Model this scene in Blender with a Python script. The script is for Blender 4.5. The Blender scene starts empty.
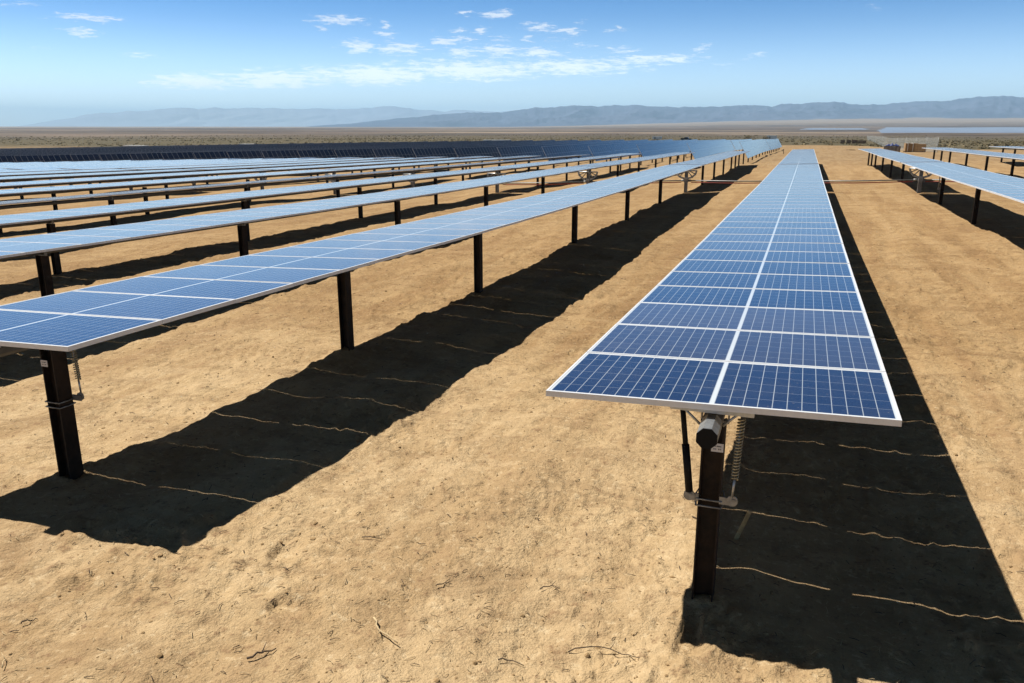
import bpy, math, random
import numpy as np
from mathutils import Vector, Matrix

random.seed(7)
rng = np.random.default_rng(11)
SC = bpy.context.scene
COL = SC.collection
H = 3.0                       # camera height over the near ground

# ------------------------------------------------------------------ camera
PITCH = math.radians(14.9426)
YAW = math.radians(19.6284)
FPX = 800.0
cd = bpy.data.cameras.new("camera")
cam = bpy.data.objects.new("camera", cd)
COL.objects.link(cam)
cd.sensor_width = 36.0
cd.lens = 36.0 * FPX / 1024.0
cd.clip_start = 0.05
cd.clip_end = 120000.0
cam.location = (0, 0, H)
cam.rotation_euler = (math.pi / 2 - PITCH, 0, YAW)
SC.camera = cam

# ------------------------------------------------------------------ sun, sky, exposure
SUN_TO = Vector((-0.95, 0.15, 1.5)).normalized()
SUN_EL = math.asin(SUN_TO.z)
SUN_ROT = math.atan2(SUN_TO.x, SUN_TO.y)
sd = bpy.data.lights.new("sun", 'SUN')
sd.energy = 5.0
sd.angle = math.radians(0.5)
sd.color = (1.0, 0.95, 0.88)
sun = bpy.data.objects.new("sun", sd)
COL.objects.link(sun)
sun.location = (-40, 10, 60)
sun.rotation_euler = (-SUN_TO).to_track_quat('-Z', 'Y').to_euler()

SC.view_settings.view_transform = 'Standard'
SC.view_settings.look = 'None'
SC.view_settings.exposure = 0.55
SC.view_settings.gamma = 1.0
SC.view_settings.use_curve_mapping = False
SC.render.engine = 'CYCLES'
SC.cycles.use_denoising = True
SC.cycles.max_bounces = 6
SC.cycles.volume_bounces = 1
SC.cycles.sample_clamp_indirect = 6.0

RIGHT = np.array([math.cos(YAW), math.sin(YAW), 0.0])
FH = np.array([-math.sin(YAW), math.cos(YAW), 0.0])
UPW = np.array([0, 0, 1.0])
FWD = FH * math.cos(PITCH) - UPW * math.sin(PITCH)
CUP = FH * math.sin(PITCH) + UPW * math.cos(PITCH)


def ray(x, y):
    "direction of one point of the photograph, used to survey where things stand"
    v = RIGHT * (x - 512.0) + CUP * (341.5 - y) + FWD * FPX
    return v / np.linalg.norm(v)


def azel(x, y):
    d = ray(x, y)
    return math.atan2(d[0], d[1]), math.asin(d[2])


class NT:
    "short hand for node trees"
    def __init__(self, tree):
        self.t = tree
        self.t.nodes.clear()

    def n(self, kind, **kw):
        nd = self.t.nodes.new(kind)
        for k, v in kw.items():
            if k.startswith('i_'):
                key = k[2:]
                key = int(key) if key.isdigit() else key
                self.put(nd.inputs[key], v)
            else:
                setattr(nd, k, v)
        return nd

    def put(self, sock, v):
        if isinstance(v, bpy.types.NodeSocket):
            self.t.links.new(v, sock)
        else:
            sock.default_value = v

    def m(self, op, a, b=None, c=None, clamp=False):
        nd = self.t.nodes.new('ShaderNodeMath')
        nd.operation = op
        nd.use_clamp = clamp
        for i, v in enumerate((a, b, c)):
            if v is not None:
                self.put(nd.inputs[i], v)
        return nd.outputs[0]

    def vm(self, op, a, b=None):
        nd = self.t.nodes.new('ShaderNodeVectorMath')
        nd.operation = op
        self.put(nd.inputs[0], a)
        if b is not None:
            self.put(nd.inputs[1], b)
        return nd.outputs['Value'] if op in ('LENGTH', 'DOT_PRODUCT', 'DISTANCE') else nd.outputs['Vector']

    def mix(self, f, a, b):
        nd = self.t.nodes.new('ShaderNodeMix')
        nd.data_type = 'RGBA'
        self.put(nd.inputs[0], f)
        self.put(nd.inputs[6], a)
        self.put(nd.inputs[7], b)
        return nd.outputs[2]

    def ramp(self, v, lo, hi, a=0.0, b=1.0):
        nd = self.t.nodes.new('ShaderNodeMapRange')
        nd.interpolation_type = 'SMOOTHSTEP'
        self.put(nd.inputs[0], v)
        for i, q in enumerate((lo, hi, a, b)):
            self.put(nd.inputs[i + 1], q)
        return nd.outputs[0]

    def noise(self, vec, scale, detail=3.0, rough=0.55, dist=0.0):
        nd = self.n('ShaderNodeTexNoise', i_Scale=scale, i_Detail=detail, i_Roughness=rough, i_Distortion=dist)
        self.put(nd.inputs['Vector'], vec)
        return nd.outputs[0]


world = bpy.data.worlds.new("World")
SC.world = world
world.use_nodes = True
W = NT(world.node_tree)
sky = W.n('ShaderNodeTexSky', sky_type='NISHITA', sun_disc=False)
sky.sun_elevation = SUN_EL
sky.sun_rotation = SUN_ROT
sky.altitude = 600.0
sky.air_density = 1.0
sky.dust_density = 0.6
sky.ozone_density = 1.6
SKY_STRENGTH = 0.10
tc = W.n('ShaderNodeTexCoord')
sep = W.n('ShaderNodeSeparateXYZ')
W.put(sep.inputs[0], tc.outputs['Generated'])
az = W.m('ARCTAN2', sep.outputs[0], sep.outputs[1])
el = W.m('ARCSINE', sep.outputs[2])
comb = W.n('ShaderNodeCombineXYZ')
W.put(comb.inputs[0], az)
W.put(comb.inputs[1], el)
ae = comb.outputs[0]
# a thin layer of broken cloud low over the mountains: each entry is one cloud (px, px, half width, half height, density)
CLOUDS = [(86, 18, 40, 6, .9), (84, 32, 21, 6, .9), (140, 55, 24, 5, .55), (40, 49, 14, 4, .35), (339, 19.5, 32, 7, .95), (320, 29, 7, 4, .6),
          (200, 82, 60, 9, 1.2), (275, 79, 85, 12, 1.05), (370, 75, 100, 13, 1.1), (470, 70, 110, 13, 1.1), (570, 67, 95, 11, 1.0),
          (645, 60, 75, 6.5, .9), (305, 68, 30, 5, .6), (358, 46, 21, 9, .95), (402, 48, 30, 9, .9), (388, 26, 10, 6, .9), (387, 34, 14, 6, .9),
          (467, 13, 11, 5, .9), (496, 14, 18, 5.5, .95), (538, 28, 25, 7, .95), (566, 31, 24, 5.5, .8), (481, 30, 11, 5, .95),
          (459, 30, 9, 4, .7), (430, 31, 10, 4, .4), (616, 27.5, 13, 5, .95), (579, 20, 9, 4, .5), (446, 42, 17, 7, .85), (467, 40, 14, 5, .7), (502, 38, 10, 4, .6),
          (462, 53, 19, 8, .9), (499, 51, 22, 9, .9), (540, 52, 30, 7, .85), (530, 38.5, 10, 4.5, .8), (585, 45, 16, 5, .55), (625, 50, 26, 6, .5),
          (702, 48, 14, 6, .6), (757, 55, 17, 5, .6), (716, 66, 24, 4, .35), (875, 7, 18, 5, .35), (20, 4, 30, 5, .4), (560, 40, 14, 4, .4)]
best = None
wob = W.n('ShaderNodeTexNoise', i_Scale=34.0, i_Detail=4.0, i_Roughness=0.6)
wmap = W.vm('MULTIPLY', ae, (1.0, 4.5, 1.0))
W.put(wob.inputs['Vector'], wmap)
wv = W.vm('MULTIPLY', W.vm('SUBTRACT', wob.outputs['Color'], (0.5, 0.5, 0.5)), (0.06, 0.009, 0.0))
aew = W.vm('ADD', ae, wv)
for (px, py, rx, ry, den) in CLOUDS:
    a0, e0 = azel(px, py)
    a1, _ = azel(px + rx, py)
    _, e1 = azel(px, py - ry)
    d = W.vm('SUBTRACT', aew, (a0, e0, 0))
    d = W.vm('MULTIPLY', d, (1.0 / abs(a1 - a0), 1.0 / abs(e1 - e0), 0))
    v = W.m('MULTIPLY', W.m('SUBTRACT', 1.15, W.vm('LENGTH', d)), den)
    best = v if best is None else W.m('SMOOTH_MAX', best, v, 0.12)
n1 = W.noise(W.vm('MULTIPLY', W.vm('ADD', ae, W.vm('MULTIPLY', wv, (0.3, 0.5, 0.0))), (1.0, 5.5, 1.0)), 58.0, 9.0, 0.70)
n2 = W.noise(W.vm('MULTIPLY', ae, (1.0, 4.5, 1.0)), 17.0, 3.0, 0.5)
cm = W.m('ADD', best, W.m('MULTIPLY', W.m('SUBTRACT', n1, 0.52), 3.6))
cm = W.m('ADD', cm, W.m('MULTIPLY', W.m('SUBTRACT', n2, 0.5), 0.7))
cmask = W.m('MULTIPLY', W.ramp(cm, 0.15, 1.0), W.ramp(best, 0.0, 0.25))
cmask = W.m('MULTIPLY', cmask, 0.74)
cloud_col = W.mix(n2, (6.6, 7.0, 7.5, 1), (7.6, 7.9, 8.2, 1))
# deep clear desert sky: bright pale band low down, dark zenith
tint = W.mix(W.ramp(el, math.radians(1.2), math.radians(8.8)), (1.06, 1.21, 1.50, 1), (0.255, 0.51, 0.83, 1))
tint = W.mix(W.ramp(el, math.radians(8.5), math.radians(18)), tint, (0.014, 0.034, 0.060, 1))
skyc0 = W.vm('MULTIPLY', sky.outputs[0], tint)
cloud_col = W.vm('MULTIPLY', cloud_col, W.ramp(el, math.radians(3.2), math.radians(6.5), 1.35, 1.0))
skyc = W.mix(cmask, skyc0, cloud_col)
bg = W.n('ShaderNodeBackground', i_Strength=SKY_STRENGTH)
W.put(bg.inputs[0], skyc)
wo = W.n('ShaderNodeOutputWorld')
W.t.links.new(bg.outputs[0], wo.inputs[0])


# ------------------------------------------------------------------ helpers
def tag(o, label=None, cat=None, group=None, kind=None):
    if label:
        o['label'] = label
    if cat:
        o['category'] = cat
    if group:
        o['group'] = group
    if kind:
        o['kind'] = kind
    return o


def empty(name, loc):
    o = bpy.data.objects.new(name, None)
    o.empty_display_size = 0.2
    COL.objects.link(o)
    o.location = loc
    return o


class MB:
    "collects simple solids and links them as one mesh object"
    def __init__(self):
        self.v, self.f, self.mi, self.sm = [], [], [], []

    def add(self, vs, fs, mi=0, smooth=False):
        b = len(self.v)
        self.v += [tuple(q) for q in vs]
        for f in fs:
            self.f.append(tuple(b + i for i in f))
            self.mi.append(mi)
            self.sm.append(smooth)

    def box(self, c, s, mat=None, mi=0):
        x, y, z = (q / 2 for q in s)
        vs = [Vector((a, b, d)) for d in (-z, z) for b in (-y, y) for a in (-x, x)]
        if mat is not None:
            vs = [mat @ q for q in vs]
        vs = [q + Vector(c) for q in vs]
        self.add(vs, [(0, 2, 3, 1), (4, 5, 7, 6), (0, 1, 5, 4), (2, 6, 7, 3), (0, 4, 6, 2), (1, 3, 7, 5)], mi)

    def tube(self, pts, r, n=10, mi=0, cap=True, smooth=True, phase=0.0):
        pts = [Vector(p) for p in pts]
        rs = r if isinstance(r, (list, tuple)) else [r] * len(pts)
        b = len(self.v)
        prev = None
        for i, p in enumerate(pts):
            t = (pts[min(i + 1, len(pts) - 1)] - pts[max(i - 1, 0)]).normalized()
            if prev is None:
                ref = Vector((0, 0, 1)) if abs(t.z) < 0.9 else Vector((0, 1, 0))
                u = t.cross(ref).normalized()
            else:
                u = (prev - t * prev.dot(t)).normalized()
            prev = u
            w = u.cross(t)
            for k in range(n):
                a = 2 * math.pi * (k + phase) / n
                self.v.append(tuple(p + (u * math.cos(a) + w * math.sin(a)) * rs[i]))
        for i in range(len(pts) - 1):
            for k in range(n):
                q = b + i * n + k
                q2 = b + i * n + (k + 1) % n
                self.f.append((q, q + n, q2 + n, q2))
                self.mi.append(mi)
                self.sm.append(smooth)
        if cap:
            self.f.append(tuple(b + k for k in range(n)))
            self.f.append(tuple(b + (len(pts) - 1) * n + k for k in reversed(range(n))))
            self.mi += [mi, mi]
            self.sm += [False, False]

    def mesh(self, name, mats):
        me = bpy.data.meshes.new(name)
        me.from_pydata(self.v, [], self.f)
        me.polygons.foreach_set('material_index', self.mi)
        me.polygons.foreach_set('use_smooth', self.sm)
        for m in (mats if isinstance(mats, (list, tuple)) else [mats]):
            me.materials.append(m)
        me.update()
        return me

    def build(self, name, mats, parent=None, loc=None):
        return link(name, self.mesh(name, mats), parent, loc)


def link(name, me, parent=None, loc=None):
    o = bpy.data.objects.new(name, me)
    COL.objects.link(o)
    if parent is not None:
        o.parent = parent
    if loc is not None:
        o.location = loc
    return o


def mat(name, col, rough=0.6, metal=0.0, spec=0.5, vary=0.0, scale=8.0, bump=0.0, bscale=60.0, col2=None):
    m = bpy.data.materials.new(name)
    m.use_nodes = True
    T = NT(m.node_tree)
    b = T.n('ShaderNodeBsdfPrincipled', i_Roughness=rough, i_Metallic=metal)
    b.inputs['Specular IOR Level'].default_value = spec
    t = T.n('ShaderNodeTexCoord')
    c = (*col, 1)
    if vary or col2:
        c2 = (*(col2 if col2 else tuple(max(0, q * (1 - vary)) for q in col)), 1)
        nz = T.noise(t.outputs['Object'], scale, 5.0, 0.6)
        T.put(b.inputs['Base Color'], T.mix(T.ramp(nz, 0.35, 0.65), c, c2))
    else:
        b.inputs['Base Color'].default_value = c
    if bump:
        bn = T.n('ShaderNodeBump', i_Strength=bump, i_Distance=0.01)
        T.put(bn.inputs['Height'], T.noise(t.outputs['Object'], bscale, 4.0, 0.6))
        T.put(b.inputs['Normal'], bn.outputs[0])
    o = T.n('ShaderNodeOutputMaterial')
    T.t.links.new(b.outputs[0], o.inputs[0])
    return m


# ------------------------------------------------------------------ terrain heights
def _hash(ix, iy, s):
    h = (ix.astype(np.int64) * 374761393 + iy.astype(np.int64) * 668265263 + s * 1442695041) & 0x7fffffff
    h = ((h ^ (h >> 13)) * 1274126177) & 0x7fffffff
    h = h ^ (h >> 16)
    return (h & 0xffff) / 65535.0


def vnoise(x, y, s=0):
    ix, iy = np.floor(x), np.floor(y)
    fx, fy = x - ix, y - iy
    fx = fx * fx * fx * (fx * (fx * 6 - 15) + 10)
    fy = fy * fy * fy * (fy * (fy * 6 - 15) + 10)
    a, b = _hash(ix, iy, s), _hash(ix + 1, iy, s)
    c, d = _hash(ix, iy + 1, s), _hash(ix + 1, iy + 1, s)
    return (a + (b - a) * fx) * (1 - fy) + (c + (d - c) * fx) * fy - 0.5


def fbm(x, y, oct=4, s=0, gain=0.5):
    r = 0.0
    a = 1.0
    for k in range(oct):
        c, n = math.cos(0.7 * k), math.sin(0.7 * k)
        r = r + a * vnoise((x * c - y * n) * 2.03 ** k + 17.3 * k, (x * n + y * c) * 2.03 ** k + 5.1 * k, s + k)
        a *= gain
    return r


# surveyed heights of the flat panel rows (x, y, z relative to the camera)
CTRL = np.array([
    (-.4, 4.5, -1.55), (-.4, 10, -1.64), (-.4, 21, -1.72), (-.35, 31, -1.80), (-.3, 45.3, -1.84), (-.2, 65, -1.93), (-.2, 86, -2.03),
    (-5.9, 4, -1.53), (-5.9, 7.75, -1.57), (-5.9, 12, -1.68), (-5.95, 18.3, -1.74), (-6, 24.6, -1.81), (-6.1, 31.4, -1.85), (-6.1, 45, -1.91),
    (-6.2, 86, -2.27), (5.35, 4, -1.38), (5.35, 20, -1.47), (5.4, 25, -1.53), (5.5, 32, -1.58), (5.5, 45, -1.64), (5.7, 59, -1.76), (5.8, 86, -1.94),
    (-11.5, 8, -1.76), (-11.5, 12, -1.80), (-11.5, 19.5, -1.91), (-11.6, 30, -2.0), (-11.6, 45, -2.1), (-11.7, 86, -2.46),
    (-17.1, 12.5, -2.01), (-17.1, 18.7, -2.07), (-17.2, 45, -2.31), (-17.3, 86, -2.58),
    (-22.7, 17, -2.17), (-22.7, 25, -2.24), (-22.8, 61, -2.58), (-22.9, 86, -2.83), (-28.4, 21, -2.29), (-28.4, 86, -2.96),
    (-33, 25, -2.44), (-38.5, 30, -2.5), (-44, 34, -2.62), (11.0, 4, -1.2), (11.1, 46.8, -1.46), (11.2, 61, -1.59), (11.4, 86, -1.79), (17, 86, -1.62), (17, 40, -1.3),
    (-67, 86, -3.75), (-92, 86, -4.4), (-111, 86, -4.9), (-60, 47, -3.1),
    (-6, 120, -2.4), (-6.3, 190, -3.1), (-21, 190, -3.3), (-68, 190, -3.75), (-147, 190, -5.2), (-245, 190, -7.2), (-180, 120, -6.1),
    (20, 150, -2.3), (0, 220, -2.9), (60, 150, -1.7), (60, 20, 0.2), (-60, 0, -2.2), (-130, 40, -4.6), (10, 250, -3.2),
], float)


def _tps(r2):
    return np.where(r2 > 1e-9, 0.5 * r2 * np.log(np.maximum(r2, 1e-9)), 0.0)


_S = 60.0
_cp = CTRL[:, :2] / _S
_K = _tps(((_cp[:, None, :] - _cp[None, :, :]) ** 2).sum(-1)) + 0.002 * np.eye(len(CTRL))
_P = np.hstack([np.ones((len(CTRL), 1)), _cp])
_A = np.block([[_K, _P], [_P.T, np.zeros((3, 3))]])
_sol = np.linalg.solve(_A, np.concatenate([CTRL[:, 2], np.zeros(3)]))


def zp(x, y):
    "height of the flat panel plane above the camera's origin level"
    x = np.clip(np.asarray(x, float), -260, 60)
    y = np.clip(np.asarray(y, float), 0, 250)
    sh = x.shape
    q = np.stack([x.ravel(), y.ravel()], 1) / _S
    out = np.empty(len(q))
    for i in range(0, len(q), 20000):
        c = q[i:i + 20000]
        k = _tps(((c[:, None, :] - _cp[None, :, :]) ** 2).sum(-1))
        out[i:i + 20000] = k @ _sol[:-3] + _sol[-3] + c @ _sol[-2:]
    return (out.reshape(sh)) + H


def sstep(v, a, b):
    t = np.clip((v - a) / (b - a), 0, 1)
    return t * t * (3 - 2 * t)


def ground(x, y, fine=True):
    x = np.asarray(x, float)
    y = np.asarray(y, float)
    r = np.hypot(x, y)
    azm = np.arctan2(x, np.maximum(y, 1e-6)) + YAW          # 0 = camera axis, + to the right
    near = zp(x, y) - 1.50 + 0.06 * np.exp(-((x + 0.37) ** 2 + (y - 4.95) ** 2) / 0.35) + 0.13 * np.exp(-((x + 5.5) ** 2 / 4.2 + (y - 4.3) ** 2 / 1.3))
    far_z = np.interp(r, [0, 250, 700, 1500, 3000, 6000, 9000, 12000, 24000], [-4.2, -5.5, -7.5, -7, -4, 2, 9, 18, 30]) + H
    rise = np.interp(r, [2500, 5000, 9000, 12000, 15000], [0, 14, 76, 140, 175])
    far_z = far_z + rise * sstep(azm, -0.05, 0.42)
    w = sstep(r, 190, 520)
    z = near * (1 - w) + far_z * w
    z = z + 0.10 * fbm(x / 3.1, y / 4.3, 2, 3) * sstep(r, 1.5, 6) * (1 - sstep(r, 120, 400))
    z = z + 0.17 * fbm(x / 6.5 + 3.3, y / 6.0, 2, 15) * sstep(r, 8, 16) * (1 - sstep(r, 120, 300))
    z = z + 0.07 * fbm(x / 1.1, y / 1.5, 2, 9) * (1 - 0.6 * sstep(r, 10, 25)) * (1 - sstep(r, 80, 200))
    if fine:
        k = 1 - sstep(r, 22, 60)
        z = z + 0.050 * fbm(x / 0.42, y / 0.47, 3, 21) * k
        # two pairs of vehicle ruts down the lane, rolled flat between
        lane = np.zeros_like(x)
        for x0_, wob in ((-3.45, 0.25), (-1.75, 0.25), (2.35, 0.3), (3.95, 0.3)):
            cx_ = x0_ + wob * np.sin(y / 6.1 + x0_) + 0.10 * np.sin(y / 1.9)
            lane = np.maximum(lane, np.exp(-((x - cx_) / 0.17) ** 2))
        lane = lane * sstep(y, 5.5, 9.0) * np.clip(0.75 + 1.2 * fbm(x / 2.0, y / 5.0, 2, 87), 0.15, 1)
        rough = np.clip(0.30 + 2.4 * fbm(x / 1.1, y / 1.0, 2, 41), 0, 1) * (1 - 0.8 * lane) * (1 - 0.75 * sstep(x, -4.2, -3.6) * (1 - sstep(x, -1.6, -1.2)) * sstep(y, 6.5, 9.5))
        z = z - 0.022 * lane * (1 + 0.35 * np.sin(y * 2 * np.pi / 0.16) * (1 - sstep(r, 14, 22)))
        cl = fbm(x / 0.085, y / 0.095, 3, 33)
        z = z + 0.030 * np.maximum(cl, -0.10) * k * (0.25 + 1.3 * rough)
        # footprints and hoof marks: shallow dents
        dn = vnoise(x / 0.21, y / 0.27, 61)
        z = z - 0.035 * sstep(dn, 0.30, 0.42) * k * sstep(fbm(x / 1.7, y / 1.9, 2, 71), 0.05, 0.3)
    if fine:      # soil heaved up round the driven posts
        for px_, py_ in ((-0.37, 4.86), (-5.88, 4.86), (-5.9, 9.57), (-5.92, 14.61), (-5.95, 21.96), (-11.5, 9.57)):
            d2 = (x - px_) ** 2 + (y - py_) ** 2
            z = z + np.exp(-d2 / 0.05) * (0.030 + 0.05 * fbm(x / 0.07, y / 0.07, 2, 95))
    z = z + 1.2 * fbm(x / 140.0, y / 140.0, 3, 51) * sstep(r, 300, 900)
    return z


def g1(x, y):
    return float(ground(np.array([x]), np.array([y]))[0])


def on_ground(px, py):
    "the ground point that a point of the photograph shows"
    d = ray(px, py)
    t = 2.0
    for _ in range(60):
        p = d * t
        h = p[2] + H - float(ground(np.array([p[0]]), np.array([p[1]]), False)[0])
        t += h / max(-d[2], 0.02) * 0.7
    return d * t + np.array([0, 0, H])


# ------------------------------------------------------------------ ground sheet
def make_ground_material():
    m = bpy.data.materials.new("sandy_ground")
    m.use_nodes = True
    T = NT(m.node_tree)
    g = T.n('ShaderNodeNewGeometry')
    P = g.outputs['Position']
    s = T.n('ShaderNodeSeparateXYZ')
    T.put(s.inputs[0], P)
    X, Y = s.outputs[0], s.outputs[1]
    # graded sand
    nA = T.noise(P, 0.55, 4.0, 0.6)
    nB = T.noise(P, 3.2, 5.0, 0.62)
    nC = T.noise(P, 17.0, 5.0, 0.65)
    nD = T.noise(T.vm('MULTIPLY', P, (1.3, 0.12, 1.0)), 1.0, 4.0, 0.6, 0.6)      # wheel tracks along the rows
    c = T.mix(T.ramp(nA, 0.36, 0.66), (0.395, 0.265, 0.130, 1), (0.320, 0.205, 0.097, 1))
    c = T.mix(T.m('MULTIPLY', T.ramp(nD, 0.48, 0.60), 0.60), c, (0.44, 0.305, 0.158, 1))
    c = T.mix(T.m('MULTIPLY', T.ramp(nD, 0.47, 0.36), 0.60), c, (0.295, 0.182, 0.088, 1))
    c = T.mix(T.m('MULTIPLY', T.ramp(nB, 0.52, 0.72), 0.60), c, (0.245, 0.152, 0.074, 1))
    nE = T.noise(T.vm('MULTIPLY', P, (0.55, 1.5, 1.0)), 1.4, 6.0, 0.68, 0.8)
    c = T.mix(T.m('MULTIPLY', T.ramp(nE, 0.50, 0.64), 0.55), c, (0.25, 0.158, 0.076, 1))
    c = T.mix(T.m('MULTIPLY', T.ramp(nE, 0.46, 0.36), 0.40), c, (0.47, 0.33, 0.175, 1))
    c = T.mix(T.m('MULTIPLY', T.ramp(nC, 0.58, 0.74), 0.55), c, (0.20, 0.125, 0.062, 1))
    c = T.mix(T.m('MULTIPLY', T.ramp(nC, 0.44, 0.30), 0.50), c, (0.50, 0.36, 0.20, 1))
    nG = T.noise(P, 8.5, 4.0, 0.72)
    c = T.mix(T.m('MULTIPLY', T.ramp(nG, 0.57, 0.66), 0.55), c, (0.200, 0.112, 0.055, 1))
    c = T.mix(T.m('MULTIPLY', T.ramp(nG, 0.42, 0.33), 0.40), c, (0.52, 0.385, 0.215, 1))
    nF = T.noise(P, 70.0, 3.0, 0.7)
    c = T.mix(T.m('MULTIPLY', T.ramp(nF, 0.60, 0.72), 0.5), c, (0.17, 0.105, 0.055, 1))
    c = T.mix(T.m('MULTIPLY', T.ramp(nF, 0.40, 0.28), 0.35), c, (0.55, 0.41, 0.25, 1))
    # paler sand in the lane by the camera, browner ground elsewhere
    lane = T.m('ADD', T.m('MULTIPLY', T.m('SUBTRACT', T.noise(P, 0.22, 3.0), 0.5), 7.0), 0.0)
    brown = T.m('MAXIMUM', T.ramp(T.m('ADD', X, lane), 1.2, 3.6), T.ramp(T.m('ADD', Y, lane), 5.5, 14.0))
    brown = T.m('MULTIPLY', brown, T.ramp(Y, 40.0, 85.0, 1.0, 0.85))
    c = T.mix(T.m('MULTIPLY', brown, 0.75), T.vm('MULTIPLY', c, (1.16, 1.22, 1.32)), T.vm('MULTIPLY', c, (0.80, 0.745, 0.665)))
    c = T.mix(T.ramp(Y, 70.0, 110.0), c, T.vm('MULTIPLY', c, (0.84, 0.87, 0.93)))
    # the uncleared plain beyond the site
    wob = T.m('MULTIPLY', T.m('SUBTRACT', T.noise(P, 0.02, 3.0), 0.5), 60.0)
    r = T.vm('LENGTH', T.vm('MULTIPLY', P, (1, 1, 0)))
    edgeL = T.m('ADD', Y, wob)
    lim = T.ramp(X, 4.0, 26.0, 252.0, 168.0)
    wild = T.ramp(T.m('SUBTRACT', edgeL, lim), -8.0, 8.0)
    wild = T.m('MAXIMUM', wild, T.ramp(r, 330, 420))
    n3 = T.noise(P, 0.35, 4.0, 0.65)
    n4 = T.noise(P, 0.03, 4.0, 0.6)
    sc = T.mix(T.ramp(n3, 0.38, 0.6), (0.080, 0.068, 0.037, 1), (0.118, 0.095, 0.056, 1))
    sc = T.mix(T.m('MULTIPLY', T.ramp(n4, 0.45, 0.62), 0.6), sc, (0.080, 0.072, 0.040, 1))
    n5 = T.noise(T.vm('MULTIPLY', P, (1, 1, 0)), 0.0011, 5.0, 0.62)
    n6 = T.noise(T.vm('MULTIPLY', P, (1, 1, 0)), 0.0042, 4.0, 0.6)
    fa = T.mix(T.ramp(n5, 0.40, 0.60), (0.100, 0.078, 0.066, 1), (0.185, 0.142, 0.110, 1))
    fa = T.mix(T.m('MULTIPLY', T.ramp(n6, 0.50, 0.66), 0.65), fa, (0.085, 0.075, 0.062, 1))
    fa = T.mix(T.m('MULTIPLY', T.ramp(n6, 0.44, 0.32), 0.6), fa, (0.27, 0.21, 0.155, 1))
    strip = T.noise(T.vm('MULTIPLY', P, (0.0006, 0.0042, 0.0)), 1.0, 4.0, 0.6, 0.4)      # ploughed strips and washes
    fa = T.mix(T.m('MULTIPLY', T.ramp(strip, 0.48, 0.55), 0.85), fa, (0.075, 0.064, 0.055, 1))
    fa = T.mix(T.m('MULTIPLY', T.ramp(strip, 0.45, 0.38), 0.70), fa, (0.30, 0.235, 0.165, 1))
    spk = T.noise(P, 0.012, 6.0, 0.7)
    fa = T.mix(T.m('MULTIPLY', T.ramp(spk, 0.52, 0.62), 0.5), fa, (0.075, 0.068, 0.050, 1))
    fa = T.mix(T.m('MULTIPLY', T.ramp(r, 4200, 7500), 0.55), fa, (0.34, 0.265, 0.19, 1))      # dry grass on the low slopes
    sc = T.mix(T.ramp(T.m('ADD', r, T.m('MULTIPLY', T.m('SUBTRACT', n4, 0.5), 900.0)), 480, 1100), sc, fa)
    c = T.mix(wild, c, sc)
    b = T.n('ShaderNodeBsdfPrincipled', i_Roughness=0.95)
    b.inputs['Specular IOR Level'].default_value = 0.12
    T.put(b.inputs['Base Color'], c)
    hgt = T.m('ADD', T.m('MULTIPLY', nC, 0.6), T.m('MULTIPLY', nF, 0.25))
    hgt = T.m('ADD', hgt, T.m('MULTIPLY', T.noise(P, 6.0, 4.0, 0.6), 1.2))
    bn = T.n('ShaderNodeBump', i_Strength=0.9, i_Distance=0.05)
    T.put(bn.inputs['Height'], hgt)
    T.put(b.inputs['Normal'], bn.outputs[0])
    o = T.n('ShaderNodeOutputMaterial')
    T.t.links.new(b.outputs[0], o.inputs[0])
    return m


M_GROUND = make_ground_material()


def grid_mesh(name, V, nr, na, wrap, m):
    idx = np.arange(nr * na).reshape(nr, na)
    if wrap:
        a, b_ = idx[:-1, :], np.roll(idx, -1, 1)[:-1, :]
        c, d = np.roll(idx, -1, 1)[1:, :], idx[1:, :]
    else:
        a, b_, c, d = idx[:-1, :-1], idx[:-1, 1:], idx[1:, 1:], idx[1:, :-1]
    F = np.stack([a.ravel(), d.ravel(), c.ravel(), b_.ravel()], 1)
    me = bpy.data.meshes.new(name)
    me.vertices.add(len(V))
    me.vertices.foreach_set('co', V.astype(np.float32).ravel())
    me.loops.add(F.size)
    me.loops.foreach_set('vertex_index', F.ravel().astype(np.int32))
    me.polygons.add(len(F))
    me.polygons.foreach_set('loop_start', np.arange(0, F.size, 4, dtype=np.int32))
    me.polygons.foreach_set('loop_total', np.full(len(F), 4, dtype=np.int32))
    me.polygons.foreach_set('use_smooth', np.ones(len(F), bool))
    me.update()
    me.validate()
    me.materials.append(m)
    return me


front = np.linspace(-math.radians(46), math.radians(46), 760)
back = np.linspace(math.radians(46), 2 * math.pi - math.radians(46), 66)[1:-1]
ang = np.concatenate([front, back]) - YAW
rad = np.concatenate([np.geomspace(0.3, 2.2, 10)[:-1], np.geomspace(2.2, 130, 620)[:-1], np.geomspace(130, 24000, 130)])
RR, AA = np.meshgrid(rad, ang, indexing='ij')
gx, gy = RR * np.sin(AA), RR * np.cos(AA)
gz = ground(gx, gy)
tag(link("ground", grid_mesh("ground", np.stack([gx, gy, gz], -1).reshape(-1, 3), len(rad), len(ang), True, M_GROUND)), kind='structure')

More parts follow.
